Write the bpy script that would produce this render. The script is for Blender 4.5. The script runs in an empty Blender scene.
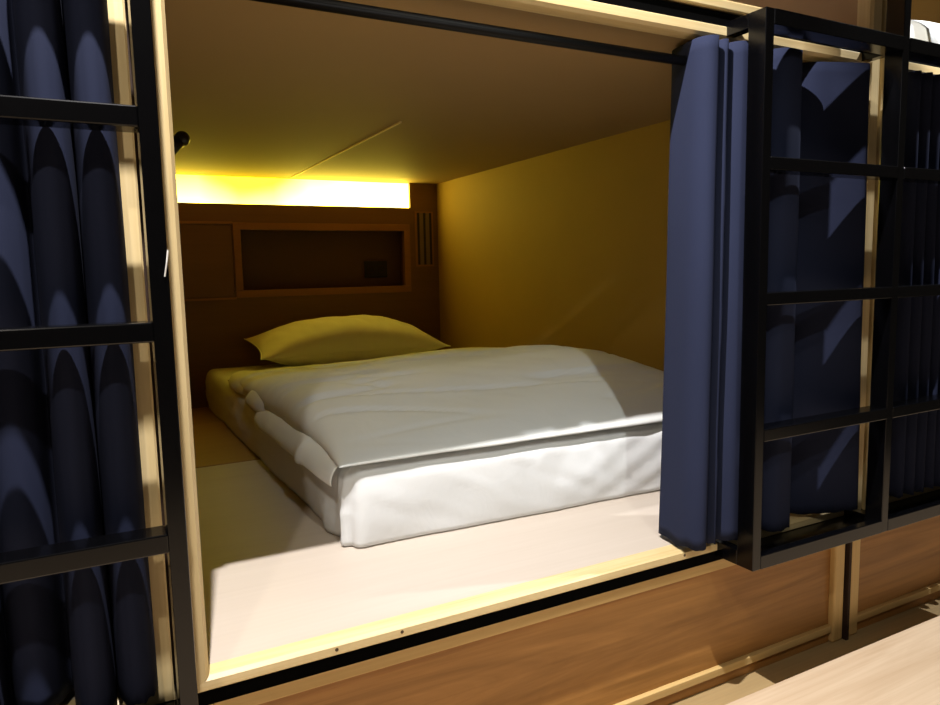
import bpy, bmesh, math, random
from mathutils import Vector, Matrix, noise

random.seed(7)
SC = bpy.context.scene
COL = SC.collection
PI = math.pi

# ------------------------------------------------------------------ dimensions (metres; z = 0 is the bunk sill)
W, H, D = 1.585, 1.10, 2.47          # clear opening of a bunk and its depth
PITCH = 1.675                        # bunk to bunk along the aisle
LEVEL = 1.18                         # bunk to bunk upwards
FLOOR = -0.395                       # strip of floor below the cabinets
DECK = -0.36                         # raised boards of the aisle

# ------------------------------------------------------------------ helpers
def link(o):
    COL.objects.link(o)
    return o

def tag(o, label=None, cat=None, group=None, kind=None):
    if label: o['label'] = label
    if cat: o['category'] = cat
    if group: o['group'] = group
    if kind: o['kind'] = kind
    return o

def thing(name, label, cat, loc=(0, 0, 0), group=None):
    o = link(bpy.data.objects.new(name, None))
    o.location = loc
    o.empty_display_size = 0.05
    return tag(o, label, cat, group)

def origin(o):
    v = Vector((0, 0, 0))
    while o is not None:
        v += Vector(o.location)
        o = o.parent
    return v

def obj(name, bm, mat, parent=None, smooth=False, bevel=0.0, loc=None, seg=2):
    """bm is in world coordinates; becomes one mesh object below parent."""
    bmesh.ops.recalc_face_normals(bm, faces=bm.faces[:])
    off = origin(parent) if parent is not None else Vector((0, 0, 0))
    if loc is not None:
        off = off + (Vector(loc) - off)
    bmesh.ops.translate(bm, verts=bm.verts[:], vec=-off)
    me = bpy.data.meshes.new(name)
    bm.to_mesh(me)
    bm.free()
    for p in me.polygons:
        p.use_smooth = smooth
    o = link(bpy.data.objects.new(name, me))
    me.materials.append(mat)
    if parent is not None:
        o.parent = parent
        if loc is not None:
            o.location = Vector(loc) - origin(parent)
    elif loc is not None:
        o.location = loc
    if bevel > 0:
        m = o.modifiers.new('bevel', 'BEVEL')
        m.width = bevel
        m.segments = seg
        m.limit_method = 'ANGLE'
        m.harden_normals = False
    return o

def box(bm, x0, x1, y0, y1, z0, z1):
    vs = [bm.verts.new(v) for v in ((x0, y0, z0), (x1, y0, z0), (x1, y1, z0), (x0, y1, z0),
                                    (x0, y0, z1), (x1, y0, z1), (x1, y1, z1), (x0, y1, z1))]
    for f in ((3, 2, 1, 0), (4, 5, 6, 7), (0, 1, 5, 4), (1, 2, 6, 5), (2, 3, 7, 6), (3, 0, 4, 7)):
        bm.faces.new([vs[i] for i in f])

def BX(*a):
    bm = bmesh.new()
    box(bm, *a)
    return bm

def prism(bm, pts, axis, a, b):
    """pts: outline in the two other axes; extruded along axis from a to b."""
    def mk(u, v, w):
        return {0: (w, u, v), 1: (u, w, v), 2: (u, v, w)}[axis]
    A = [bm.verts.new(mk(u, v, a)) for u, v in pts]
    B = [bm.verts.new(mk(u, v, b)) for u, v in pts]
    n = len(pts)
    bm.faces.new(A[::-1]); bm.faces.new(B)
    for i in range(n):
        bm.faces.new((A[i], A[(i+1) % n], B[(i+1) % n], B[i]))

def tube(bm, pts, r, n=14, r_end=None, caps=True):
    pts = [Vector(p) for p in pts]
    rings = []
    ref = Vector((0.31, 0.2, 0.93)).normalized()
    for i, p in enumerate(pts):
        t = (pts[min(i+1, len(pts)-1)] - pts[max(i-1, 0)]).normalized()
        a = t.cross(ref)
        if a.length < 1e-3: a = t.cross(Vector((1, 0, 0)))
        a.normalize(); b = t.cross(a)
        rr = r if r_end is None else r + (r_end - r) * i / (len(pts)-1)
        rings.append([bm.verts.new(p + (a*math.cos(2*PI*k/n) + b*math.sin(2*PI*k/n))*rr) for k in range(n)])
    for A, B in zip(rings, rings[1:]):
        for k in range(n):
            bm.faces.new((A[k], A[(k+1) % n], B[(k+1) % n], B[k]))
    if caps:
        bm.faces.new(rings[0][::-1]); bm.faces.new(rings[-1])

def torus(bm, c, axis, R, r, n=20, m=8):
    axis = Vector(axis).normalized()
    a = axis.orthogonal().normalized(); b = axis.cross(a)
    rings = []
    for i in range(n):
        d = a*math.cos(2*PI*i/n) + b*math.sin(2*PI*i/n)
        rings.append([bm.verts.new(Vector(c) + d*(R + r*math.cos(2*PI*j/m)) + axis*r*math.sin(2*PI*j/m)) for j in range(m)])
    for i in range(n):
        A, B = rings[i], rings[(i+1) % n]
        for j in range(m):
            bm.faces.new((A[j], B[j], B[(j+1) % m], A[(j+1) % m]))

def disc(bm, c, axis, r, h, n=20):
    axis = Vector(axis).normalized()
    tube(bm, [Vector(c), Vector(c) + axis*h], r, n)

def copy_thing(o, delta, label, group=None, children=True):
    c = link(o.copy())
    c.location = Vector(o.location) + Vector(delta)
    c['label'] = label
    if group: c['group'] = group
    def rec(src, dst):
        for ch in list(src.children):
            k = link(ch.copy())
            k.parent = dst
            rec(ch, k)
    kids = [x for x in o.children]
    for ch in kids:
        k = link(ch.copy()); k.parent = c
        for g in list(ch.children):
            gg = link(g.copy()); gg.parent = k
    return c

# ------------------------------------------------------------------ materials
def new_mat(name):
    m = bpy.data.materials.new(name)
    m.use_nodes = True
    nt = m.node_tree
    b = nt.nodes['Principled BSDF']
    return m, nt, b

def lin(c):
    return tuple(((v/255)/12.92 if v/255 <= 0.04045 else ((v/255+0.055)/1.055)**2.4) for v in c) + (1,)

def wood(name, c1, c2, axis=0, scale=1.0, rough=0.5, stretch=14.0, knots=0.0, contrast=(0.35, 0.7), bump=0.02, planks=None):
    m, nt, b = new_mat(name)
    N = nt.nodes.new; L = nt.links.new
    tc = N('ShaderNodeTexCoord')
    mp = N('ShaderNodeMapping')
    s = [stretch*scale]*3
    s[axis] = 0.9*scale
    mp.inputs['Scale'].default_value = s
    L(tc.outputs['Object'], mp.inputs['Vector'])
    n1 = N('ShaderNodeTexNoise'); n1.inputs['Scale'].default_value = 1.6
    n1.inputs['Detail'].default_value = 7; n1.inputs['Roughness'].default_value = 0.6
    n1.inputs['Distortion'].default_value = 0.6 + knots*1.5
    L(mp.outputs['Vector'], n1.inputs['Vector'])
    # fine fibres
    mp2 = N('ShaderNodeMapping'); s2 = [150.0*scale]*3; s2[axis] = 2.5*scale
    mp2.inputs['Scale'].default_value = s2
    L(tc.outputs['Object'], mp2.inputs['Vector'])
    n2 = N('ShaderNodeTexNoise'); n2.inputs['Scale'].default_value = 1.0; n2.inputs['Detail'].default_value = 3
    L(mp2.outputs['Vector'], n2.inputs['Vector'])
    mx = N('ShaderNodeMix'); mx.data_type = 'FLOAT'; mx.inputs[0].default_value = 0.3
    L(n1.outputs['Fac'], mx.inputs[2]); L(n2.outputs['Fac'], mx.inputs[3])
    r = N('ShaderNodeValToRGB')
    r.color_ramp.elements[0].position = contrast[0]; r.color_ramp.elements[0].color = lin(c1)
    r.color_ramp.elements[1].position = contrast[1]; r.color_ramp.elements[1].color = lin(c2)
    L(mx.outputs[0], r.inputs['Fac'])
    L(r.outputs['Color'], b.inputs['Base Color'])
    b.inputs['Roughness'].default_value = rough
    bp = N('ShaderNodeBump'); bp.inputs['Strength'].default_value = 0.25; bp.inputs['Distance'].default_value = bump*0.05
    L(mx.outputs[0], bp.inputs['Height']); L(bp.outputs['Normal'], b.inputs['Normal'])
    return m

def cloth(name, col, rough=0.9, weave=900, var=0.06, sheen=0.0, wrinkle=0.0, wr_scale=6.0, bands=()):
    m, nt, b = new_mat(name)
    N = nt.nodes.new; L = nt.links.new
    tc = N('ShaderNodeTexCoord')
    n = N('ShaderNodeTexNoise'); n.inputs['Scale'].default_value = 5; n.inputs['Detail'].default_value = 4
    L(tc.outputs['Object'], n.inputs['Vector'])
    r = N('ShaderNodeValToRGB')
    c = lin(col)
    r.color_ramp.elements[0].position = 0.3; r.color_ramp.elements[0].color = tuple(v*(1-var) for v in c[:3]) + (1,)
    r.color_ramp.elements[1].position = 0.7; r.color_ramp.elements[1].color = tuple(min(1, v*(1+var)) for v in c[:3]) + (1,)
    L(n.outputs['Fac'], r.inputs['Fac'])
    L(r.outputs['Color'], b.inputs['Base Color'])
    b.inputs['Roughness'].default_value = rough
    b.inputs['Sheen Weight'].default_value = sheen
    b.inputs['Specular IOR Level'].default_value = 0.12
    w = N('ShaderNodeTexNoise'); w.inputs['Scale'].default_value = weave; w.inputs['Detail'].default_value = 1
    L(tc.outputs['Object'], w.inputs['Vector'])
    bp = N('ShaderNodeBump'); bp.inputs['Strength'].default_value = 0.15; bp.inputs['Distance'].default_value = 0.0006
    L(w.outputs['Fac'], bp.inputs['Height'])
    last = bp
    if wrinkle:
        w2 = N('ShaderNodeTexNoise'); w2.inputs['Scale'].default_value = wr_scale; w2.inputs['Detail'].default_value = 3
        w2.inputs['Distortion'].default_value = 1.2
        L(tc.outputs['Object'], w2.inputs['Vector'])
        b2 = N('ShaderNodeBump'); b2.inputs['Strength'].default_value = wrinkle; b2.inputs['Distance'].default_value = 0.012
        L(w2.outputs['Fac'], b2.inputs['Height']); L(bp.outputs['Normal'], b2.inputs['Normal'])
        last = b2
    L(last.outputs['Normal'], b.inputs['Normal'])
    return m

def plain(name, col, rough=0.6, metal=0.0, spec=0.5, var=0.05, nscale=8):
    m, nt, b = new_mat(name)
    N = nt.nodes.new; L = nt.links.new
    tc = N('ShaderNodeTexCoord')
    n = N('ShaderNodeTexNoise'); n.inputs['Scale'].default_value = nscale; n.inputs['Detail'].default_value = 4
    L(tc.outputs['Object'], n.inputs['Vector'])
    r = N('ShaderNodeValToRGB'); c = lin(col)
    r.color_ramp.elements[0].position = 0.3; r.color_ramp.elements[0].color = tuple(v*(1-var) for v in c[:3]) + (1,)
    r.color_ramp.elements[1].position = 0.7; r.color_ramp.elements[1].color = tuple(min(1, v*(1+var)) for v in c[:3]) + (1,)
    L(n.outputs['Fac'], r.inputs['Fac']); L(r.outputs['Color'], b.inputs['Base Color'])
    b.inputs['Roughness'].default_value = rough
    b.inputs['Metallic'].default_value = metal
    b.inputs['Specular IOR Level'].default_value = spec
    return m

def led(name):
    """glowing diffuser: yellow and patchy on the left, white-hot towards the right end."""
    m, nt, b = new_mat(name)
    N = nt.nodes.new; L = nt.links.new
    tc = N('ShaderNodeTexCoord')
    sx = N('ShaderNodeSeparateXYZ'); L(tc.outputs['Object'], sx.inputs['Vector'])
    mr = N('ShaderNodeMapRange'); mr.inputs[1].default_value = -0.60; mr.inputs[2].default_value = 0.60
    L(sx.outputs['X'], mr.inputs[0])
    n = N('ShaderNodeTexNoise'); n.inputs['Scale'].default_value = 4.5; n.inputs['Detail'].default_value = 1
    L(tc.outputs['Object'], n.inputs['Vector'])
    ad = N('ShaderNodeMath'); ad.operation = 'MULTIPLY_ADD'; ad.inputs[1].default_value = 0.3; ad.inputs[2].default_value = -0.15
    L(n.outputs['Fac'], ad.inputs[0])
    rx = N('ShaderNodeValToRGB')
    es = rx.color_ramp.elements
    es[0].position = 0.0; es[0].color = (0.45,)*3 + (1,)
    es[1].position = 1.0; es[1].color = (1.0,)*3 + (1,)
    for p_, v_ in ((0.18, 0.55), (0.33, 0.16), (0.47, 0.22), (0.62, 0.75)):
        q_ = es.new(p_); q_.color = (v_,)*3 + (1,)
    L(mr.outputs[0], rx.inputs['Fac'])
    sm = N('ShaderNodeMath'); sm.operation = 'ADD'; L(ad.outputs[0], sm.inputs[0]); L(rx.outputs['Color'], sm.inputs[1])
    # vertical falloff: the lower edge is hotter
    mz = N('ShaderNodeMapRange'); mz.inputs[1].default_value = 0.06; mz.inputs[2].default_value = -0.06
    mz.inputs[3].default_value = -0.22; mz.inputs[4].default_value = 0.30
    L(sx.outputs['Z'], mz.inputs[0])
    s2 = N('ShaderNodeMath'); s2.operation = 'ADD'; L(sm.outputs[0], s2.inputs[0]); L(mz.outputs[0], s2.inputs[1])
    r = N('ShaderNodeValToRGB')
    e = r.color_ramp.elements
    e[0].position = 0.10; e[0].color = (1.0, 0.76, 0.014, 1)
    e[1].position = 0.85; e[1].color = (1.0, 0.79, 0.085, 1)
    x = e.new(0.35); x.color = (1.0, 0.77, 0.05, 1)
    L(s2.outputs[0], r.inputs['Fac'])
    b.inputs['Base Color'].default_value = (0.8, 0.7, 0.4, 1)
    L(r.outputs['Color'], b.inputs['Emission Color'])
    st = N('ShaderNodeMapRange'); st.inputs[1].default_value = 0.2; st.inputs[2].default_value = 0.9
    st.inputs[3].default_value = LED_LO; st.inputs[4].default_value = LED_HI
    L(s2.outputs[0], st.inputs[0]); L(st.outputs[0], b.inputs['Emission Strength'])
    return m

LED_LO, LED_HI = 6.0, 16.0
PINE = [wood('pale_pine_%s' % 'xyz'[a], (196, 170, 116), (226, 206, 158), a, 1.0, 0.45) for a in range(3)]
PANEL = wood('honey_cabinet_wood', (146, 102, 48), (182, 132, 70), 0, 0.55, 0.5, stretch=9, knots=1.4, contrast=(0.38, 0.62))
PANEL_FRAME = [wood('cabinet_frame_wood_%s' % 'xyz'[a], (206, 172, 108), (228, 196, 134), a, 1.0, 0.5) for a in range(3)]
DECKM = wood('deck_boards', (190, 164, 132), (214, 192, 162), 0, 0.8, 0.5, stretch=7, knots=0.8)
RECESS = wood('recess_boards', (170, 144, 100), (196, 170, 122), 0, 0.8, 0.55, stretch=7)
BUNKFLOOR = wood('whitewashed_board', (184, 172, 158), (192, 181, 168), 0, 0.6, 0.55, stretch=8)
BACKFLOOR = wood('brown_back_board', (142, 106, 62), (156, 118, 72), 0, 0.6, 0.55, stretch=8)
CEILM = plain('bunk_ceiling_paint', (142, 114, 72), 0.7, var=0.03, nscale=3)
WALLM = plain('bunk_wall_glow_tint', (152, 120, 52), 0.75, var=0.04, nscale=4)  # yellow glow of the light strip is mixed into this wall colour
UPPERM = plain('upper_wall_untinted', (176, 146, 112), 0.75)  # same walls one storey up, without the strip's yellow glow mixed in
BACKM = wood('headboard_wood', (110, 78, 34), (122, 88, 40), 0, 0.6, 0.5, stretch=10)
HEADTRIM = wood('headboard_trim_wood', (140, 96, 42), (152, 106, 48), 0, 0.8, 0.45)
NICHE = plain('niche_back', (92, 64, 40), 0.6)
STEEL = plain('black_powder_coated_steel', (3, 3, 4), 0.20, 0.0, 0.45, var=0.1, nscale=40)
BEAM = plain('black_beam', (2, 2, 2), 0.9, 0.0, 0.05)
RODM = plain('black_rod', (3, 3, 3), 0.55, 0.0, 0.2)
NAVY = cloth('navy_curtain_cloth', (33, 38, 58), 0.9, 700, 0.04, 0.0)
SHEET = cloth('white_fitted_sheet', (206, 208, 208), 0.85, 900, 0.02, 0.1, 0.18, 9)
DUVET = cloth('white_duvet_cotton', (222, 225, 222), 0.85, 900, 0.02, 0.1, 0.15, 7)
PILLOW = cloth('white_pillowcase', (222, 218, 204), 0.85, 900, 0.02, 0.1, 0.2, 8)
BLACKP = plain('black_plastic', (12, 11, 10), 0.4)
SILVER = plain('brushed_metal', (176, 172, 164), 0.3, 0.9)
GUN = plain('dark_eyelet_metal', (60, 58, 56), 0.35, 0.9)
GREY = plain('vent_metal', (120, 104, 82), 0.5, 0.2)
DARK = plain('dark_gap', (50, 30, 15), 0.8)
WHITEP = plain('white_plastic', (220, 218, 212), 0.5)
SCREWM = plain('dark_screw', (70, 52, 30), 0.5)
LEDM = led('warm_yellow_led_diffuser')

# ------------------------------------------------------------------ the room shell
X0, X1 = -PITCH - 0.09, 2*PITCH      # extent of the row of bunks
YB = D
def struct(name, bm, mat, bevel=0.0):
    return tag(obj(name, bm, mat, None, bevel=bevel), kind='structure')

struct('floor', BX(X0, X1, -0.052, 0.6, FLOOR-0.05, FLOOR), RECESS)
bm = bmesh.new()
yy = -0.052
for k in range(9):
    box(bm, X0, X1, yy-0.247, yy, DECK-0.04, DECK)
    yy -= 0.248
o = struct('floor_deck', bm, DECKM, 0.0015)

# slab under the bunks (platform) with a step up of tone at the back
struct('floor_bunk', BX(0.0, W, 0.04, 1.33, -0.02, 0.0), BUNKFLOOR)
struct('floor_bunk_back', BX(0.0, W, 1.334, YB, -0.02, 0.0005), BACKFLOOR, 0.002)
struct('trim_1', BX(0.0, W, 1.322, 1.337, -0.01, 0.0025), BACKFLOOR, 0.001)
struct('floor_bunk_left', BX(-PITCH, -0.09, 0.04, YB, -0.02, 0.0), BUNKFLOOR)
struct('floor_bunk_right', BX(PITCH, PITCH+W, 0.04, YB, -0.02, 0.0), BUNKFLOOR)

# ceilings of the lower bunks = floors of the upper bunks
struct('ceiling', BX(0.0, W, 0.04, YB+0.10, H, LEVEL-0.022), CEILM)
struct('ceiling_left', BX(-PITCH, -0.09, 0.04, YB+0.1, H, LEVEL-0.022), CEILM)
struct('ceiling_right', BX(PITCH, PITCH+W, 0.04, YB+0.1, H, LEVEL-0.022), CEILM)
struct('floor_upper', BX(0.0, W, 0.04, YB+0.1, LEVEL-0.022, LEVEL), BUNKFLOOR)
struct('floor_upper_right', BX(PITCH, PITCH+W, 0.04, YB+0.1, LEVEL-0.022, LEVEL), BUNKFLOOR)
struct('ceiling_upper', BX(-0.09, W+0.09, 0.04, YB+0.1, LEVEL+H, LEVEL+H+0.05), CEILM)
struct('ceiling_upper_right', BX(PITCH, PITCH+W, 0.04, YB+0.1, LEVEL+H, LEVEL+H+0.05), CEILM)
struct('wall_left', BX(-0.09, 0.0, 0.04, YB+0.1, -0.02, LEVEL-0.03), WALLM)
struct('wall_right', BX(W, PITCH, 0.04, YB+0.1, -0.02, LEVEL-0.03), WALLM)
struct('wall_left_upper', BX(-0.09, 0.0, 0.04, YB+0.1, LEVEL-0.03, LEVEL+H), UPPERM)
struct('wall_right_upper', BX(W, PITCH, 0.04, YB+0.1, LEVEL-0.03, LEVEL+H), UPPERM)
struct('wall_far_left', BX(-PITCH-0.05, -PITCH, 0.04, YB+0.1, FLOOR, LEVEL+H), WALLM)
struct('wall_far_right', BX(PITCH+W, PITCH+W+0.05, 0.04, YB+0.1, FLOOR, LEVEL+H), WALLM)
struct('wall_back_left', BX(-PITCH, -0.09, YB, YB+0.1, -0.02, H), WALLM)
struct('wall_back_right', BX(PITCH, PITCH+W, YB, YB+0.1, -0.02, LEVEL+H), WALLM)
struct('wall_back_upper', BX(0, W, YB, YB+0.1, LEVEL, LEVEL+H), BACKM)

# back wall of the bunk with the hole of the shelf niche and the recess of the light
bm = bmesh.new()
NX0, NX1, NZ0, NZ1 = 0.505, 1.405, 0.527, 0.872
CX0, CX1, CZ0 = 0.06, 1.425, 0.969
for b_ in ((0, W, -0.02, NZ0), (0, NX0, NZ0, NZ1), (NX1, W, NZ0, NZ1), (0, W, NZ1, CZ0),
           (0, CX0, CZ0, H), (CX1, W, CZ0, H)):
    box(bm, b_[0], b_[1], YB, YB+0.03, b_[2], b_[3])
box(bm, 0, W, YB+0.11, YB+0.13, -0.02, H)
bmesh.ops.remove_doubles(bm, verts=bm.verts[:], dist=1e-5)
struct('wall_back', bm, BACKM)
struct('trim_2', BX(CX0-0.01, CX1, YB+0.03, YB+0.11, CZ0-0.02, CZ0-0.004), BACKM)

# thin batten over the joint of the ceiling boards
struct('trim_3', BX(0.779, 0.787, 1.03, 2.44, H-0.004, H+0.002), plain('batten_paint', (226, 196, 140), 0.6), 0.001)

# black steel beams between the storeys
struct('trim_4', BX(X0, X1, 0.008, 0.04, -0.050, -0.021), BEAM)
struct('trim_5', BX(X0, X1, 0.008, 0.04, H+0.026, LEVEL-0.027), BEAM)

# dark backing of the gaps between neighbouring frames
struct('trim_6', BX(-0.050, -0.040, 0.03, 0.06, FLOOR, 2.3), DARK)
struct('trim_7', BX(W+0.04, PITCH-0.04, 0.03, 0.06, FLOOR, 2.3), DARK)

# ------------------------------------------------------------------ pale timber frames round the bunk openings
def frame_members(x0, z0, parent, w=W, h=H, jw=0.038, sh=0.022, dep=0.04):
    """four mitred members, named parts of one frame; inner edges chamfered."""
    x1, z1 = x0 + w, z0 + h
    oL, oR, oB, oT = x0 - jw, x1 + jw, z0 - sh, z1 + sh + 0.002
    c = 0.007
    def member(inner_a, inner_b, outer_a, outer_b, inward):
        bm_ = bmesh.new()
        iv = Vector(inward)
        def quad(y, shift):
            return [bm_.verts.new((p[0], y, p[1])) for p in
                    (outer_a, outer_b, (inner_b[0]+iv[0]*shift, inner_b[1]+iv[1]*shift), (inner_a[0]+iv[0]*shift, inner_a[1]+iv[1]*shift))]
        f = quad(0.0, 0.0)
        g = [bm_.verts.new((p[0], 0.0, p[1])) for p in (inner_b, inner_a)]
        return bm_
    # build with simple bevelled prisms: outline in (across, y), extruded along the member, ends mitred by moving verts
    def jamb(side):
        bm_ = bmesh.new()
        xi, xo = (x0, oL) if side == 'l' else (x1, oR)
        d = -1 if side == 'l' else 1
        prof = [(xi, c), (xi + d*c*0.8, 0.0), (xo - d*0.003, 0.0), (xo, 0.003), (xo, dep), (xi, dep)]
        tA, tB = [], []
        for u, y in prof:
            f = abs(u - xi) / jw
            tA.append(bm_.verts.new((u, y, z0 - sh*f)))
            tB.append(bm_.verts.new((u, y, z1 + (sh+0.002)*f)))
        n = len(prof)
        bm_.faces.new(tA[::-1]); bm_.faces.new(tB)
        for i in range(n):
            bm_.faces.new((tA[i], tA[(i+1) % n], tB[(i+1) % n], tB[i]))
        return bm_
    def rail(top):
        bm_ = bmesh.new()
        zi, zo = (z1, oT) if top else (z0, oB)
        d = 1 if top else -1
        hh = abs(zo - zi)
        prof = [(zi, c), (zi + d*c*0.8, 0.0), (zo - d*0.002, 0.0), (zo, 0.002), (zo, dep), (zi, dep)]
        tA, tB = [], []
        for u, y in prof:
            f = abs(u - zi) / hh
            tA.append(bm_.verts.new((x0 - jw*f, y, u)))
            tB.append(bm_.verts.new((x1 + jw*f, y, u)))
        n = len(prof)
        bm_.faces.new(tA[::-1]); bm_.faces.new(tB)
        for i in range(n):
            bm_.faces.new((tA[i], tA[(i+1) % n], tB[(i+1) % n], tB[i]))
        return bm_
    obj('sill', rail(False), PINE[0], parent)
    obj('top_rail', rail(True), PINE[0], parent)
    obj('jamb', jamb('l'), PINE[2], parent)
    obj('jamb', jamb('r'), PINE[2], parent)

fr = thing('bunk_surround', 'pale pine frame round the open lower bunk with the made bed', 'bunk', (W/2, 0, 0), 'pine surrounds of the bunks')
frame_members(0.0, 0.0, fr)
SPEC = [((-PITCH, 0, 0), 'pale pine frame edge behind the left black ladder and navy curtain'),
        ((PITCH, 0, 0), 'pale pine frame of the closed lower bunk at the far right'),
        ((0, 0, LEVEL), 'pale pine frame of the upper bunk, above the open lower bunk'),
        ((PITCH, 0, LEVEL), 'pale pine frame of the upper right bunk with the white bedding')]
for dlt, lb in SPEC:
    copy_thing(fr, dlt, lb)
# screws that hold the sill and the left jamb
for sx in (0.205, 0.325, 1.0):
    bm = bmesh.new(); disc(bm, (sx, 0.0012, -0.0115), (0, -1, 0), 0.0032, 0.0016, 10)
    obj('screw', bm, SCREWM, fr)

# ------------------------------------------------------------------ cabinets below the bunks
def cabinet(x0, label):
    c = thing('storage_cabinet', label, 'cabinet', (x0 + W/2, 0.05, FLOOR), 'storage cabinets below the bunks')
    L_, R_ = x0 - 0.033, x0 + W + 0.033
    y = 0.04
    obj('panel', BX(L_+0.03, R_-0.03, y+0.012, y+0.03, -0.37, -0.08), PANEL, c)
    obj('top_rail', BX(L_+0.041, R_-0.041, y, y+0.05, -0.094, -0.065), PANEL_FRAME[0], c, bevel=0.002)
    obj('bottom_rail', BX(L_+0.041, R_-0.041, y, y+0.05, -0.364, -0.344), PANEL_FRAME[0], c, bevel=0.002)
    obj('stile', BX(L_, L_+0.041, y-0.004, y+0.05, FLOOR+0.002, -0.065), PANEL_FRAME[2], c, bevel=0.006)
    obj('stile', BX(R_-0.041, R_, y-0.004, y+0.05, FLOOR+0.002, -0.065), PANEL_FRAME[2], c, bevel=0.006)
    obj('plinth', BX(L_+0.041, R_-0.041, y+0.010, y+0.05, FLOOR+0.001, -0.364), PANEL, c)
    obj('cabinet_top', BX(L_, R_, y+0.05, y+0.3, -0.083, -0.065), PANEL_FRAME[0], c)
    return c
cabinet(0.0, 'honey wood storage cabinet front below the open bunk')
cabinet(PITCH, 'honey wood storage cabinet front below the right bunk, behind the double ladder')

# ------------------------------------------------------------------ black steel ladders
RY0, RY1 = -0.100, -0.056            # front and back of the rails
RW = 0.024
RUNGS = (0.262, 0.553, 0.831)
def ladder(name, label, rails, tops, rung_z, bays_bottom=True):
    t = thing(name, label, 'ladder', ((rails[0]+rails[-1])/2, RY0, -0.035), 'black bunk ladders')
    for x, zt in zip(rails, tops):
        obj('rail', BX(x, x+RW, RY0, RY1, -0.035, zt), STEEL, t, bevel=0.0015)
        bm_ = bmesh.new()
        box(bm_, x, x+RW, RY1, 0.008, -0.035, 0.0-0.001)
        obj('bracket', bm_, STEEL, t, bevel=0.001)
        obj('bracket', BX(x, x+RW, RY1, 0.008, H+0.004, H+0.033), STEEL, t, bevel=0.001)
    for a, b in zip(rails, rails[1:]):
        for z in rung_z:
            hi = z > H + 0.05
            if hi and not (tops[rails.index(a)] > z and tops[rails.index(b)] > z):
                continue
            obj('rung', BX(a+RW, b, RY0-0.001, RY1, z-0.0135, z+0.0135), STEEL, t, bevel=0.0022)
        obj('top_bar', BX(a+RW, b, RY0-0.001, RY1, H+0.002, H+0.033), STEEL, t, bevel=0.0015)
        obj('bottom_bar', BX(a+RW, b, RY0-0.001, RY0+0.02, -0.035, -0.004), STEEL, t, bevel=0.0015)
        obj('step_plate', BX(a+RW, b, RY0+0.02, 0.006, -0.030, -0.022), STEEL, t, bevel=0.001)
    return t
RZ = RUNGS + (1.40, 1.68)
ladder('bunk_ladder', 'black steel ladder with two bays of rungs, right of the open bunk', [1.100, 1.550, 2.000], [H+0.033, 2.0, 2.0], RZ)
lad = ladder('bunk_ladder', 'black steel ladder at the left edge of the photo', [-0.502, -0.052], [2.0, 2.0], RZ)
bm = bmesh.new()
tube(bm, [(-0.0275, -0.1012, 0.661), (-0.030, -0.1022, 0.645), (-0.0335, -0.1012, 0.626)], 0.0011, 6)
obj('cable_tie', bm, WHITEP, lad)['label'] = 'thin white cable tie on the right rail'

# ------------------------------------------------------------------ curtains
def spline(pts, n=10):
    """Catmull-Rom through 2-D points."""
    P = [pts[0]] + list(pts) + [pts[-1]]
    out = []
    for i in range(1, len(P)-2):
        p0, p1, p2, p3 = (Vector(P[i-1]), Vector(P[i]), Vector(P[i+1]), Vector(P[i+2]))
        for k in range(n):
            t = k/n
            out.append(0.5*((2*p1) + (p2-p0)*t + (2*p0-5*p1+4*p2-p3)*t*t + (3*p1-p0-3*p2+p3)*t**3))
    out.append(Vector(P[-2]))
    return out

ROD_Y, ROD_Z = 0.034, 1.053
def curtain_mesh(top, bot, z_top, z_bot, rows=44, thick=0.002, n=10, ragged=0.006, seed=0):
    T, B = spline(top, n), spline(bot, n)
    m = len(T)
    bm_ = bmesh.new()
    grid = []
    for r in range(rows+1):
        f = r/rows
        g = f**1.3
        row = []
        for i in range(m):
            p = T[i].lerp(B[i], g)
            zb = z_bot + ragged*noise.noise(Vector((i*0.13, seed, 0)))
            z = z_top + (zb - z_top)*f
            wob = 0.004*math.sin(f*PI)
            dx = wob*noise.noise(Vector((p.x*14, f*3.0, seed)))
            dy = wob*noise.noise(Vector((p.x*14 + 9, f*2.6, seed+5)))
            row.append(bm_.verts.new((p.x+dx, p.y+dy, z)))
        grid.append(row)
    for r in range(rows):
        for i in range(m-1):
            bm_.faces.new((grid[r][i], grid[r][i+1], grid[r+1][i+1], grid[r+1][i]))
    return bm_

def add_solid(o, t=0.0018):
    s = o.modifiers.new('thick', 'SOLIDIFY'); s.thickness = t; s.offset = 0

def eyelets(parent, xs):
    for x, ax in xs:
        bm_ = bmesh.new()
        torus(bm_, (x, ROD_Y, ROD_Z), ax, 0.0185, 0.0035)
        obj('eyelet', bm_, GUN, parent, smooth=True)

def hem_line(parent, top, bot, z_top, z_bot, z, n=10, mat=None):
    """stitched seam that follows the cloth just in front of it."""
    T, B = spline(top, n), spline(bot, n)
    g = ((z_top - z)/(z_top - z_bot))**1.3
    pts = []
    for a, b in zip(T, B):
        p = a.lerp(b, g)
        pts.append((p.x, p.y - 0.0008, z))
    return pts

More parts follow.
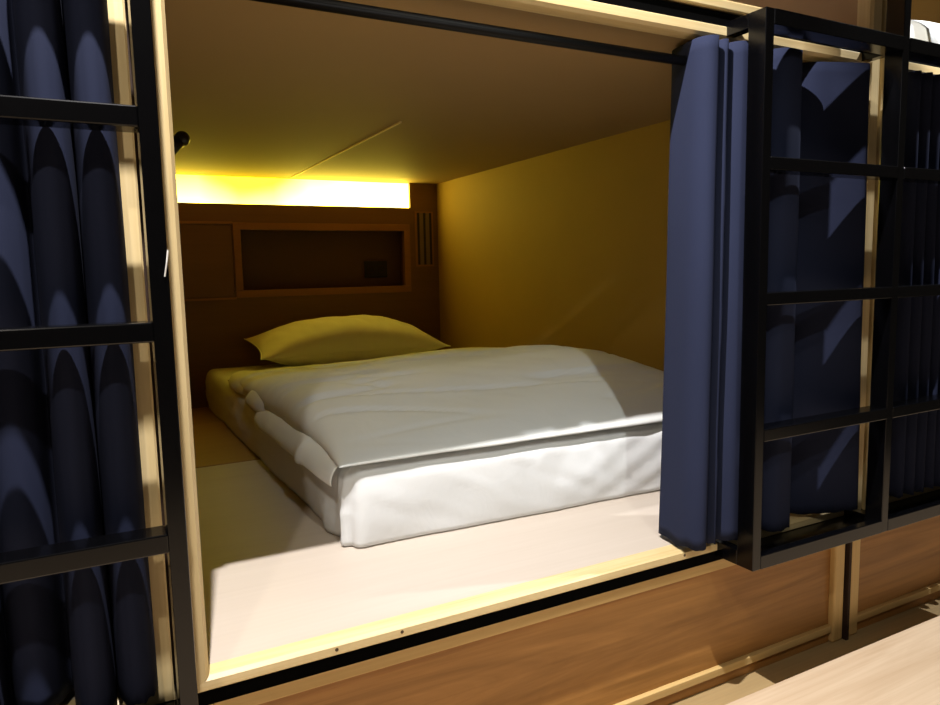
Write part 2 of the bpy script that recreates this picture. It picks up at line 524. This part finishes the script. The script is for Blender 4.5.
# sausage-like folds
def folds(x_start, x_end, crest, valley, period, jitter=0.0, wide=0.36, seed=1):
    """points from right to left; deep narrow valleys between round crests"""
    rnd = random.Random(seed)
    pts = []
    x = x_start
    s = -1 if x_end < x_start else 1
    while (x - x_end)*s < 0:
        p = period*(1 + jitter*(rnd.random()-0.5)*2)
        c = crest + 0.006*(rnd.random()-0.5)
        v = valley + 0.014*(rnd.random()-0.5)
        pts += [(x, v), (x + s*p*0.05, (v+c)/2), (x + s*p*0.17, c+0.013), (x + s*p*0.34, c+0.003), (x + s*p*0.5, c), (x + s*p*0.66, c+0.003), (x + s*p*0.83, c+0.013), (x + s*p*0.95, (v+c)/2)]
        x += s*p
    pts.append((x, valley))
    return pts

# curtain of the left bunk, closed behind the left ladder
ct = thing('curtain', 'navy blue curtain in round folds behind the left black ladder', 'curtain', (-0.85, ROD_Y, 0.02), 'navy bunk curtains')
lt = [(-0.070, 0.03)] + folds(-0.073, -0.180, -0.050, 0.03, 0.0560, 0.0, seed=3)
lt += [(-0.192, 0.035), (-0.205, 0.012), (-0.226, -0.004), (-0.250, 0.004), (-0.262, 0.04)]
lt += folds(-0.268, -1.58, -0.044, 0.035, 0.066, 0.15, seed=4)
lb_ = [(x*1.0, y*1.02) for x, y in lt]
cm = obj('cloth', curtain_mesh(lt, lb_, 1.088, 0.016, seed=2.5), NAVY, ct, smooth=True)
add_solid(cm)

# main curtain pushed to the right
ct = thing('curtain', 'navy blue curtain gathered at the right side of the open bunk', 'curtain', (1.3, ROD_Y, 0.02), 'navy bunk curtains')
mt = [(1.050, 0.090), (1.028, 0.084), (1.018, 0.050), (1.010, 0.000), (1.016, -0.026), (1.030, -0.036), (1.044, -0.030), (1.052, 0.012),
      (1.058, 0.016), (1.063, -0.016), (1.072, -0.028), (1.082, -0.018), (1.087, 0.016), (1.093, 0.016), (1.100, -0.018),
      (1.118, -0.034), (1.140, -0.028), (1.156, 0.02), (1.172, 0.050), (1.194, 0.050), (1.212, 0.020), (1.222, -0.020), (1.242, -0.038),
      (1.270, -0.040), (1.294, -0.034), (1.306, -0.010), (1.310, 0.045), (1.324, 0.062), (1.350, 0.050),
      (1.392, 0.012), (1.440, -0.008), (1.485, -0.024), (1.520, -0.034), (1.534, -0.032)]
mb = [(1.022, 0.094), (1.004, 0.086), (0.996, 0.050), (0.990, 0.000), (0.996, -0.030), (1.010, -0.043), (1.026, -0.034), (1.036, 0.012),
      (1.044, 0.016), (1.050, -0.016), (1.060, -0.028), (1.070, -0.018), (1.075, 0.016), (1.082, 0.016), (1.090, -0.018),
      (1.108, -0.036), (1.134, -0.030), (1.150, 0.02), (1.166, 0.050), (1.186, 0.050), (1.204, 0.020), (1.215, -0.020), (1.234, -0.044),
      (1.264, -0.046), (1.290, -0.040), (1.302, -0.012), (1.308, 0.045), (1.322, 0.062), (1.350, 0.040),
      (1.392, 0.000), (1.440, -0.022), (1.490, -0.038), (1.525, -0.046), (1.540, -0.042)]
cm = obj('cloth', curtain_mesh(mt, mb, 1.088, 0.012, seed=8.1), NAVY, ct, smooth=True)
add_solid(cm)
eyelets(ct, [((1.048), (1, 0.1, 0)), (1.084, (1, 0, 0)), (1.116, (1, 0, 0)), (1.176, (1, 0, 0)), (1.302, (1, 0, 0)), (1.392, (0.8, 0.5, 0))])

# curtain of the right bunk
ct = thing('curtain', 'navy blue curtain in narrow folds at the right edge, behind the double ladder', 'curtain', (2.4, ROD_Y, 0.02), 'navy bunk curtains')
rt = [(1.680, 0.03)] + folds(1.690, 3.2, -0.046, 0.03, 0.041, 0.12, seed=9)
rb = [(x, y*1.1) for x, y in rt]
cm = obj('cloth', curtain_mesh(rt, rb, 1.088, 0.016, n=6, seed=4.4), NAVY, ct, smooth=True)
add_solid(cm)

# rods
def rod(x0, x1, label):
    t = thing('curtain_rod', label, 'curtain rod', ((x0+x1)/2, ROD_Y, ROD_Z))
    bm_ = bmesh.new(); tube(bm_, [(x0+0.004, ROD_Y, ROD_Z), (x1-0.004, ROD_Y, ROD_Z)], 0.0100, 16)
    obj('rod', bm_, RODM, t, smooth=True)
    for x, s in ((x0, 1), (x1, -1)):
        bm_ = bmesh.new(); disc(bm_, (x, ROD_Y, ROD_Z), (s, 0, 0), 0.018, 0.012)
        obj('end_socket', bm_, RODM, t)
    return t
rod(0.0, W, 'black curtain rod across the top of the open bunk')

# ------------------------------------------------------------------ headboard: shelf niche, cupboard door, vent, socket, light
hs = thing('headboard_shelf', 'brown wooden shelf niche with frame and cupboard door in the back wall', 'shelf', (0.85, YB, 0.527))
def frame_ring(x0, x1, z0, z1, w, y0, y1):
    bm_ = bmesh.new()
    box(bm_, x0, x1, y0, y1, z1-w, z1); box(bm_, x0, x1, y0, y1, z0, z0+w)
    box(bm_, x0, x0+w, y0, y1, z0+w, z1-w); box(bm_, x1-w, x1, y0, y1, z0+w, z1-w)
    return bm_
obj('frame', frame_ring(0.497, 1.414, 0.520, 0.880, 0.034, YB-0.012, YB+0.020), HEADTRIM, hs, bevel=0.002)
obj('top_ledge', BX(0.004, 0.497, YB-0.010, YB-0.001, 0.872, 0.884), HEADTRIM, hs, bevel=0.002)
obj('door', BX(0.03, 0.489, YB-0.006, YB-0.001, 0.528, 0.868), BACKM, hs, bevel=0.002)
obj('bottom_ledge', BX(0.004, 0.497, YB-0.008, YB-0.001, 0.512, 0.522), HEADTRIM, hs, bevel=0.002)
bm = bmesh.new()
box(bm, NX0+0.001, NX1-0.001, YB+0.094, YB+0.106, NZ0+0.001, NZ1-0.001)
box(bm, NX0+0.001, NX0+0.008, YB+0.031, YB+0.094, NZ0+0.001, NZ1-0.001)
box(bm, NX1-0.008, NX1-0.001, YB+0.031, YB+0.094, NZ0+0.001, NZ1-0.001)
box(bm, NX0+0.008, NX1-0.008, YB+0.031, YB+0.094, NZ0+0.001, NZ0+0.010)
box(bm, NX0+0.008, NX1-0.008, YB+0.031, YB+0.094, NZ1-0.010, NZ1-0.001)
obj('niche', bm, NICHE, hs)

so = thing('power_socket', 'black power socket on the back of the shelf niche', 'socket', (1.24, YB+0.094, 0.645))
obj('plate', BX(1.185, 1.315, YB+0.083, YB+0.0935, 0.600, 0.690), BLACKP, so, bevel=0.003)
for sx in (1.218, 1.282):
    bm = bmesh.new(); torus(bm, (sx, YB+0.0825, 0.645), (0, 1, 0), 0.019, 0.002)
    obj('outlet', bm, DARK, so, smooth=True)

ve = thing('vent_grille', 'small vent of three upright slots beside the light, back right corner', 'vent', (1.503, YB, 0.80))
obj('plate', BX(1.448, 1.557, YB-0.004, YB-0.0005, 0.655, 0.950), HEADTRIM, ve, bevel=0.001)
for vx in (1.467, 1.503, 1.539):
    obj('slot', BX(vx-0.0065, vx+0.0065, YB-0.0062, YB-0.0041, 0.665, 0.943), BLACKP, ve)
for vx in (1.485, 1.521):
    obj('slat', BX(vx-0.010, vx+0.010, YB-0.0075, YB-0.0041, 0.665, 0.943), GREY, ve, bevel=0.001)

cl = thing('cove_light', 'glowing yellow light strip at the top of the back wall', 'light', (0.74, YB+0.07, 1.03))
obj('diffuser', BX(CX0+0.002, CX1-0.002, YB+0.012, YB+0.022, CZ0+0.001, H-0.002), LEDM, cl)
obj('backplate', BX(CX0+0.01, CX1-0.01, YB+0.05, YB+0.06, CZ0+0.01, H-0.01), WHITEP, cl)

# reading light on the left wall
rl = thing('reading_lamp', 'small black reading lamp on an arm from the left wall', 'lamp', (0.0, 1.30, 0.93))
bm = bmesh.new(); disc(bm, (0.0, 1.30, 0.93), (1, 0, 0), 0.030, 0.012)
obj('wall_base', bm, BLACKP, rl, smooth=False, bevel=0.002)
bm = bmesh.new(); tube(bm, [(0.010, 1.30, 0.93), (0.05, 1.30, 0.935), (0.09, 1.305, 0.96), (0.118, 1.31, 1.0), (0.138, 1.31, 1.028)], 0.0055, 10)
obj('arm', bm, SILVER, rl, smooth=True)
bm = bmesh.new(); tube(bm, [(0.110, 1.31, 1.002), (0.135, 1.31, 1.030), (0.160, 1.31, 1.052)], 0.021, 20)
bmesh.ops.create_uvsphere(bm, u_segments=20, v_segments=12, radius=0.0235, matrix=Matrix.Translation((0.163, 1.31, 1.054)))
obj('lamp_head', bm, BLACKP, rl, smooth=True)

# ------------------------------------------------------------------ mattress in a fitted sheet
def rounded_outline(c4, rads, n_edge=70, n_corner=12):
    """closed outline of a quad with rounded corners (counter-clockwise), list of Vector2"""
    out = []
    k = len(c4)
    for i in range(k):
        p = Vector(c4[i]); a = Vector(c4[i-1]); b = Vector(c4[(i+1) % k])
        da = (a-p).normalized(); db = (b-p).normalized()
        r = rads[i]
        s, e = p + da*r, p + db*r
        for j in range(n_corner+1):
            t = j/n_corner
            out.append((1-t)**2*s + 2*t*(1-t)*p + t*t*e)
        nx = Vector(c4[(i+1) % k]) ; rn = rads[(i+1) % k]
        e2 = nx + (p-nx).normalized()*rn
        for j in range(1, n_edge):
            out.append(e.lerp(e2, j/n_edge))
    return out

MT = 0.188   # mattress top
quad = [(0.350, 0.376), (1.578, 0.332), (1.578, 2.462), (0.326, 2.462)]
OUT = rounded_outline(quad, (0.055, 0.05, 0.04, 0.05))
cen = Vector((0.96, 1.42))
bm = bmesh.new()
prof = []  # (inset, z)
for j in range(15):
    prof.append((0.004*math.sin(j/14*PI*1.0)*-1, 0.004 + (MT-0.045)*j/14))
for j in range(1, 9):
    a = j/8*PI/2
    prof.append((0.040*(1-math.cos(a)), MT-0.041+0.041*math.sin(a)))
rings = []
nO = len(OUT)
for inset, z in prof:
    ring = []
    for i, p in enumerate(OUT):
        t = (OUT[(i+1) % nO] - OUT[i-1]); nrm = Vector((t.y, -t.x)).normalized()
        q = p - nrm*inset
        f = z/MT
        # sheet tension: soft wrinkles, pleats at the front left corner, slightly tucked-in foot
        w = 0.006*noise.noise(Vector((p.x*5, p.y*5, z*9))) + 0.003*noise.noise(Vector((p.x*17+z*30, p.y*17, z*14)))
        dc = (Vector((p.x, p.y)) - Vector((0.345, 0.47)))
        cornr = math.exp(-(dc.length/0.10)**2)
        w += cornr*0.014*math.sin((p.y-0.3)*2*PI/0.034 + z*8)*(1-f*0.55)
        if p.x > 0.9 and p.y < 0.5:  # diagonal creases to the right
            w += 0.004*math.sin((p.x*1.2 - z*2.2)*2*PI/0.16)*min(1, (p.x-0.9)/0.4)*0.7
        w -= 0.004*(1-f)**3
        q = q + nrm*w
        zz = z + (0.010*max(0, noise.noise(Vector((p.x*3.3, p.y*3.3, 3.1)))) if z < 0.02 else 0)
        ring.append(bm.verts.new((min(q.x, 1.582), min(q.y, 2.466), zz)))
    rings.append(ring)
base_in = 0.041
for j in range(1, 14):
    s = 1 - j/14
    ring = []
    for i, p in enumerate(OUT):
        t = (OUT[(i+1) % nO] - OUT[i-1]); nrm = Vector((t.y, -t.x)).normalized()
        q = p - nrm*base_in
        q = cen + (q - cen)*(s**1.0)
        ring.append(bm.verts.new((q.x, q.y, MT + 0.003*noise.noise(Vector((q.x*7, q.y*7, 1))))))
    rings.append(ring)
for A, B in zip(rings, rings[1:]):
    for i in range(nO):
        bm.faces.new((A[i], A[(i+1) % nO], B[(i+1) % nO], B[i]))
bm.faces.new(rings[-1]); bm.faces.new(rings[0][::-1])
mat_o = obj('mattress', bm, SHEET, None, smooth=True, loc=(0.96, 1.4, 0.0))
tag(mat_o, 'thick white mattress in a fitted sheet on the open bunk floor', 'mattress')

# ------------------------------------------------------------------ duvet
def pillow_grid(nu, nv, fn):
    bm_ = bmesh.new()
    top, bot = [], []
    for i in range(nu+1):
        rt_, rb_ = [], []
        for j in range(nv+1):
            u = -math.cos(PI*i/nu); v = -math.cos(PI*j/nv)   # denser near the edges
            u = 0.65*u + 0.35*(2*i/nu-1); v = 0.65*v + 0.35*(2*j/nv-1)
            a, b = fn(u, v)
            rt_.append(bm_.verts.new(a))
            rb_.append(bm_.verts.new(b) if 0 < i < nu and 0 < j < nv else rt_[-1])
        top.append(rt_); bot.append(rb_)
    for i in range(nu):
        for j in range(nv):
            bm_.faces.new((top[i][j], top[i+1][j], top[i+1][j+1], top[i][j+1]))
            f = (bot[i][j], bot[i][j+1], bot[i+1][j+1], bot[i+1][j])
            if len(set(f)) == 4:
                try: bm_.faces.new(f)
                except ValueError: pass
    return bm_

dv = thing('duvet', 'puffy white duvet spread over the bed in the open bunk', 'duvet', (0.95, 1.15, 0.19))
def ridge(x, y):
    """long soft creases fanning from the right towards the front left"""
    r = 0.014*noise.noise(Vector((x*1.6 + y*2.4, (y - x*0.30)*5.0, 0.3)))
    d2 = abs(noise.noise(Vector((x*1.7 + 4, (y + x*0.25)*8.0, 2.7))))
    r -= 0.013*math.exp(-(d2/0.06)**2)
    r += 0.0025*noise.noise(Vector((x*12, y*12, 5)))
    return r
def duvet_fn(u, v):
    # u across (left -1 .. right 1), v depth (front -1 .. back 1)
    xl = 0.345 + 0.015*noise.noise(Vector((v*2.3, 0, 1)))
    xr = 1.565 + 0.010*noise.noise(Vector((v*2.0, 3, 1)))
    yf = 0.368 - 0.038*(u+1)/2 + 0.006*noise.noise(Vector((u*4, 7, 2)))
    yb = 1.90
    x = xl + (xr-xl)*(u+1)/2
    y = yf + (yb-yf)*(v+1)/2
    if u < 0 and v < 0:      # front left corner pulled to a point
        k = (-u)**8*(-v)**8
        x -= 0.012*k; y -= 0.004*k
    ex = (1-abs(u)**(13 if u < 0 else 9))**(0.36 if u < 0 else 0.5) if abs(u) < 1 else 0
    k = (u+1)/2
    if v < 0:
        nf = 2.4 + 0.9*k**2
        ey = (1-abs(v)**nf)**0.62
    else:
        ey = (1-abs(v)**9)**0.45
    if abs(v) >= 1: ey = 0
    body = 0.078 + 0.036*k + 0.034*math.exp(-((y-1.0)/0.5)**2)*(0.6+0.4*k) - 0.040*max(0, (y-1.25)/0.65)
    hgt = ex*ey*(body + ridge(x, y)*min(1, ex*ey*1.2))
    droop = 0
    z0 = MT + 0.012 + droop*0.0
    return (x, y, z0 + hgt), (x, y, z0 - 0.004*ex*ey)
bm = pillow_grid(110, 130, duvet_fn)
obj('cover', bm, DUVET, dv, smooth=True)

# folded lower layer that hangs over the left side of the mattress
def strip_fn(u, v):
    y = 0.40 + 0.86*(v+1)/2
    yy_ = (v+1)/2
    taper = (1-abs(v)**6)**0.5 if abs(v) < 1 else 0
    a = u*1.35                                # round the mattress edge
    zc = MT - 0.002 - 0.012*yy_
    cx, cz, R = 0.372, zc-0.030, 0.048
    ang = PI*0.78 + a*0.62
    th = 0.011*(1-abs(u)**4)**0.5*taper if abs(u) < 1 else 0
    pk = 0.003*noise.noise(Vector((y*9, u*1.3, 3))) + 0.010*math.exp(-((y-0.66)/0.02)**2)*(0.5+0.5*u)
    r1 = R + th + pk*taper
    r0 = R - th*0.4 + pk*taper*0.3
    return ((cx+r1*math.cos(ang), y, cz+r1*math.sin(ang)), (cx+r0*math.cos(ang), y, cz+r0*math.sin(ang)))
obj('folded_edge', pillow_grid(26, 90, strip_fn), DUVET, dv, smooth=True)

# rolled hem at the pillow end, with the two puffs of its left end
def roll_fn(u, v):
    x = 0.365 + 1.19*(u+1)/2
    tp = (1-abs(u)**14)**0.5 if abs(u) < 1 else 0
    r = (0.022 + 0.006*noise.noise(Vector((x*4, 2, 2))))*tp
    yc = 1.865 - 0.02*u + 0.012*noise.noise(Vector((x*3, 5, 2)))
    s = math.sqrt(max(0, 1-v*v))
    wr = 0.004*noise.noise(Vector((x*20, v*3, 1)))*tp*s
    return (x, yc + v*0.085*tp, MT + 0.012 + r*1.55*s + wr), (x, yc + v*0.085*tp, MT + 0.010 - 0.003*s*tp)
obj('rolled_hem', pillow_grid(110, 24, roll_fn), DUVET, dv, smooth=True)
def puff(cx, cy, cz, rx, ry, rz):
    def fn(u, v):
        s = math.sqrt(max(0, (1-u*u)*(1-v*v)))
        kx = math.sqrt(1-0.5*v*v); ky = math.sqrt(1-0.5*u*u)
        w = 1 + 0.12*noise.noise(Vector((u*2+cx*9, v*2, cy*5)))
        return (cx+rx*u*kx*w, cy+ry*v*ky*w, cz+rz*s*w), (cx+rx*u*kx*w, cy+ry*v*ky*w, cz-rz*0.6*s)
    return pillow_grid(24, 24, fn)
obj('puff', puff(0.400, 1.70, MT+0.012, 0.070, 0.27, 0.050), DUVET, dv, smooth=True)
obj('puff', puff(0.374, 1.32, MT+0.004, 0.052, 0.20, 0.046), DUVET, dv, smooth=True)

# ------------------------------------------------------------------ pillow
pl = thing('pillow', 'plump white pillow at the back of the bed, lit yellow from above', 'pillow', (0.97, 2.17, 0.29))
tilt = math.radians(7); yaw = math.radians(-2)
M = Matrix.Translation((0.955, 2.195, 0.294)) @ Matrix.Rotation(yaw, 4, 'Z') @ Matrix.Rotation(tilt, 4, 'X')
PA, PB = 0.446, 0.225
def pil_fn(u, v):
    x = PA*u*(1 - 0.06*(1-abs(v)**2)*abs(u)**3)
    y = PB*v*(1 - 0.10*(1-abs(u)**2)*abs(v)**3)
    e = max(0, (1-abs(u)**2.2))**0.8*max(0, (1-abs(v)**3.0))**0.5
    wr = 0.007*noise.noise(Vector((x*9, y*5, 2))) + 0.010*noise.noise(Vector((x*22, y*9+x*6, 6)))*math.exp(-((v+0.1)/0.5)**2)
    t = 0.120*e
    a = M @ Vector((x, y, t + wr*min(1, e*1.6)))
    b = M @ Vector((x, y, -t*0.92 + 0.3*wr*min(1, e*1.6)))
    return a, b
obj('pillowcase', pillow_grid(80, 60, pil_fn), PILLOW, pl, smooth=True)
# piping along the seam
pts = []
for k in range(41): pts.append(M @ Vector((PA*(-1+k/20)*1.0, -PB*(1 - 0.10*(1-abs(-1+k/20)**2)), 0)))
bm = bmesh.new(); tube(bm, pts, 0.0028, 6)
pts = []
for s in (-1, 1):
    q = []
    for k in range(21):
        v = -1 + k/10
        q.append(M @ Vector((s*PA*(1 - 0.06*(1-v*v)), PB*v, 0)))
    tube(bm, q, 0.0028, 6)
obj('seam', bm, PILLOW, pl, smooth=True)

# ------------------------------------------------------------------ bedding of the upper right bunk
def up_fn(u, v):
    x = 1.735 + 1.45*(u+1)/2; y = 0.06 + 1.7*(v+1)/2
    e = max(0, 1-abs(u)**8)**0.25*max(0, 1-abs(v)**8)**0.3
    return (x, y, LEVEL + 0.004 + e*(0.145 + 0.02*noise.noise(Vector((x*5, y*5, 1))))), (x, y, LEVEL + 0.003 - 0.001*e)
dv2 = obj('duvet', pillow_grid(60, 60, up_fn), DUVET, None, smooth=True, loc=(2.4, 0.9, LEVEL))
tag(dv2, 'white duvet in the upper bunk, top right corner', 'duvet')

# ------------------------------------------------------------------ camera
cam = bpy.data.cameras.new('camera')
co = link(bpy.data.objects.new('camera', cam))
F, YAW, PITCHA, ROLL = 714.88, 0.483084, -0.113457, -0.0214976
fw = Vector((math.sin(YAW)*math.cos(PITCHA), math.cos(YAW)*math.cos(PITCHA), math.sin(PITCHA)))
rg = Vector((math.cos(YAW), -math.sin(YAW), 0)); up = rg.cross(fw)
c_, s_ = math.cos(ROLL), math.sin(ROLL)
R1 = rg*c_ + up*s_; U1 = -rg*s_ + up*c_
mw = Matrix((R1, U1, -fw)).transposed().to_4x4()
mw.translation = (-0.12035, -1.13226, 0.624786)
co.matrix_world = mw
cam.sensor_fit = 'HORIZONTAL'; cam.sensor_width = 36.0
cam.lens = F/940*36
cam.clip_start = 0.02
SC.camera = co

# ------------------------------------------------------------------ light
def spot(name, loc, to, power, col, radius, cone=150, blend=0.4):
    l = bpy.data.lights.new(name, 'SPOT')
    l.energy = power; l.color = col; l.shadow_soft_size = radius
    l.spot_size = math.radians(cone); l.spot_blend = blend
    o = link(bpy.data.objects.new(name, l))
    o.location = loc
    d = Vector(to) - Vector(loc)
    o.rotation_euler = d.to_track_quat('-Z', 'Y').to_euler()
    return o
spot('downlight', (-0.075, -0.44, 2.20), (-0.08, -0.40, 0.0), 400, (1.0, 0.96, 0.95), 0.012, 114, 0.12)
spot('bed_spot', (0.10, -2.0, 2.15), (0.96, 0.70, 0.2), 118, (0.97, 1.0, 0.95), 0.03, 34, 1.0)
spot('aisle_fill', (-0.70, -1.55, 2.2), (-0.1, 0.0, 0.2), 70, (1.0, 0.90, 0.76), 0.03, 70, 0.7)  # added fill that lifts the dim bands of the left curtain
spot('second_downlight', (2.30, -0.46, 2.20), (2.25, -0.30, 0.0), 130, (0.95, 0.96, 1.0), 0.012, 88, 0.25)
spot('upper_duvet_fill', (2.5, -1.2, 1.75), (2.0, 0.1, 1.27), 110, (1.0, 0.94, 0.86), 0.02, 22, 0.3)  # added narrow spot that brightens the upper right duvet

for nm, lx in (('upper_bunk_fill', 0.75), ('upper_bunk_fill', PITCH+0.9)):  # unseen point fills added to brighten the upper bunk interiors
    l = bpy.data.lights.new(nm, 'POINT'); l.energy = 7; l.color = (1.0, 0.86, 0.66); l.shadow_soft_size = 0.08
    o = link(bpy.data.objects.new(nm, l)); o.location = (lx, 1.5, LEVEL + 0.85)
w = bpy.data.worlds.new('world'); SC.world = w
w.use_nodes = True
nt = w.node_tree
bg = nt.nodes['Background']
bg.inputs['Color'].default_value = (1.0, 0.86, 0.68, 1)
bg.inputs['Strength'].default_value = 0.03

SC.view_settings.view_transform = 'Standard'
SC.view_settings.look = 'None'
SC.view_settings.exposure = 0.0
SC.view_settings.gamma = 1.0
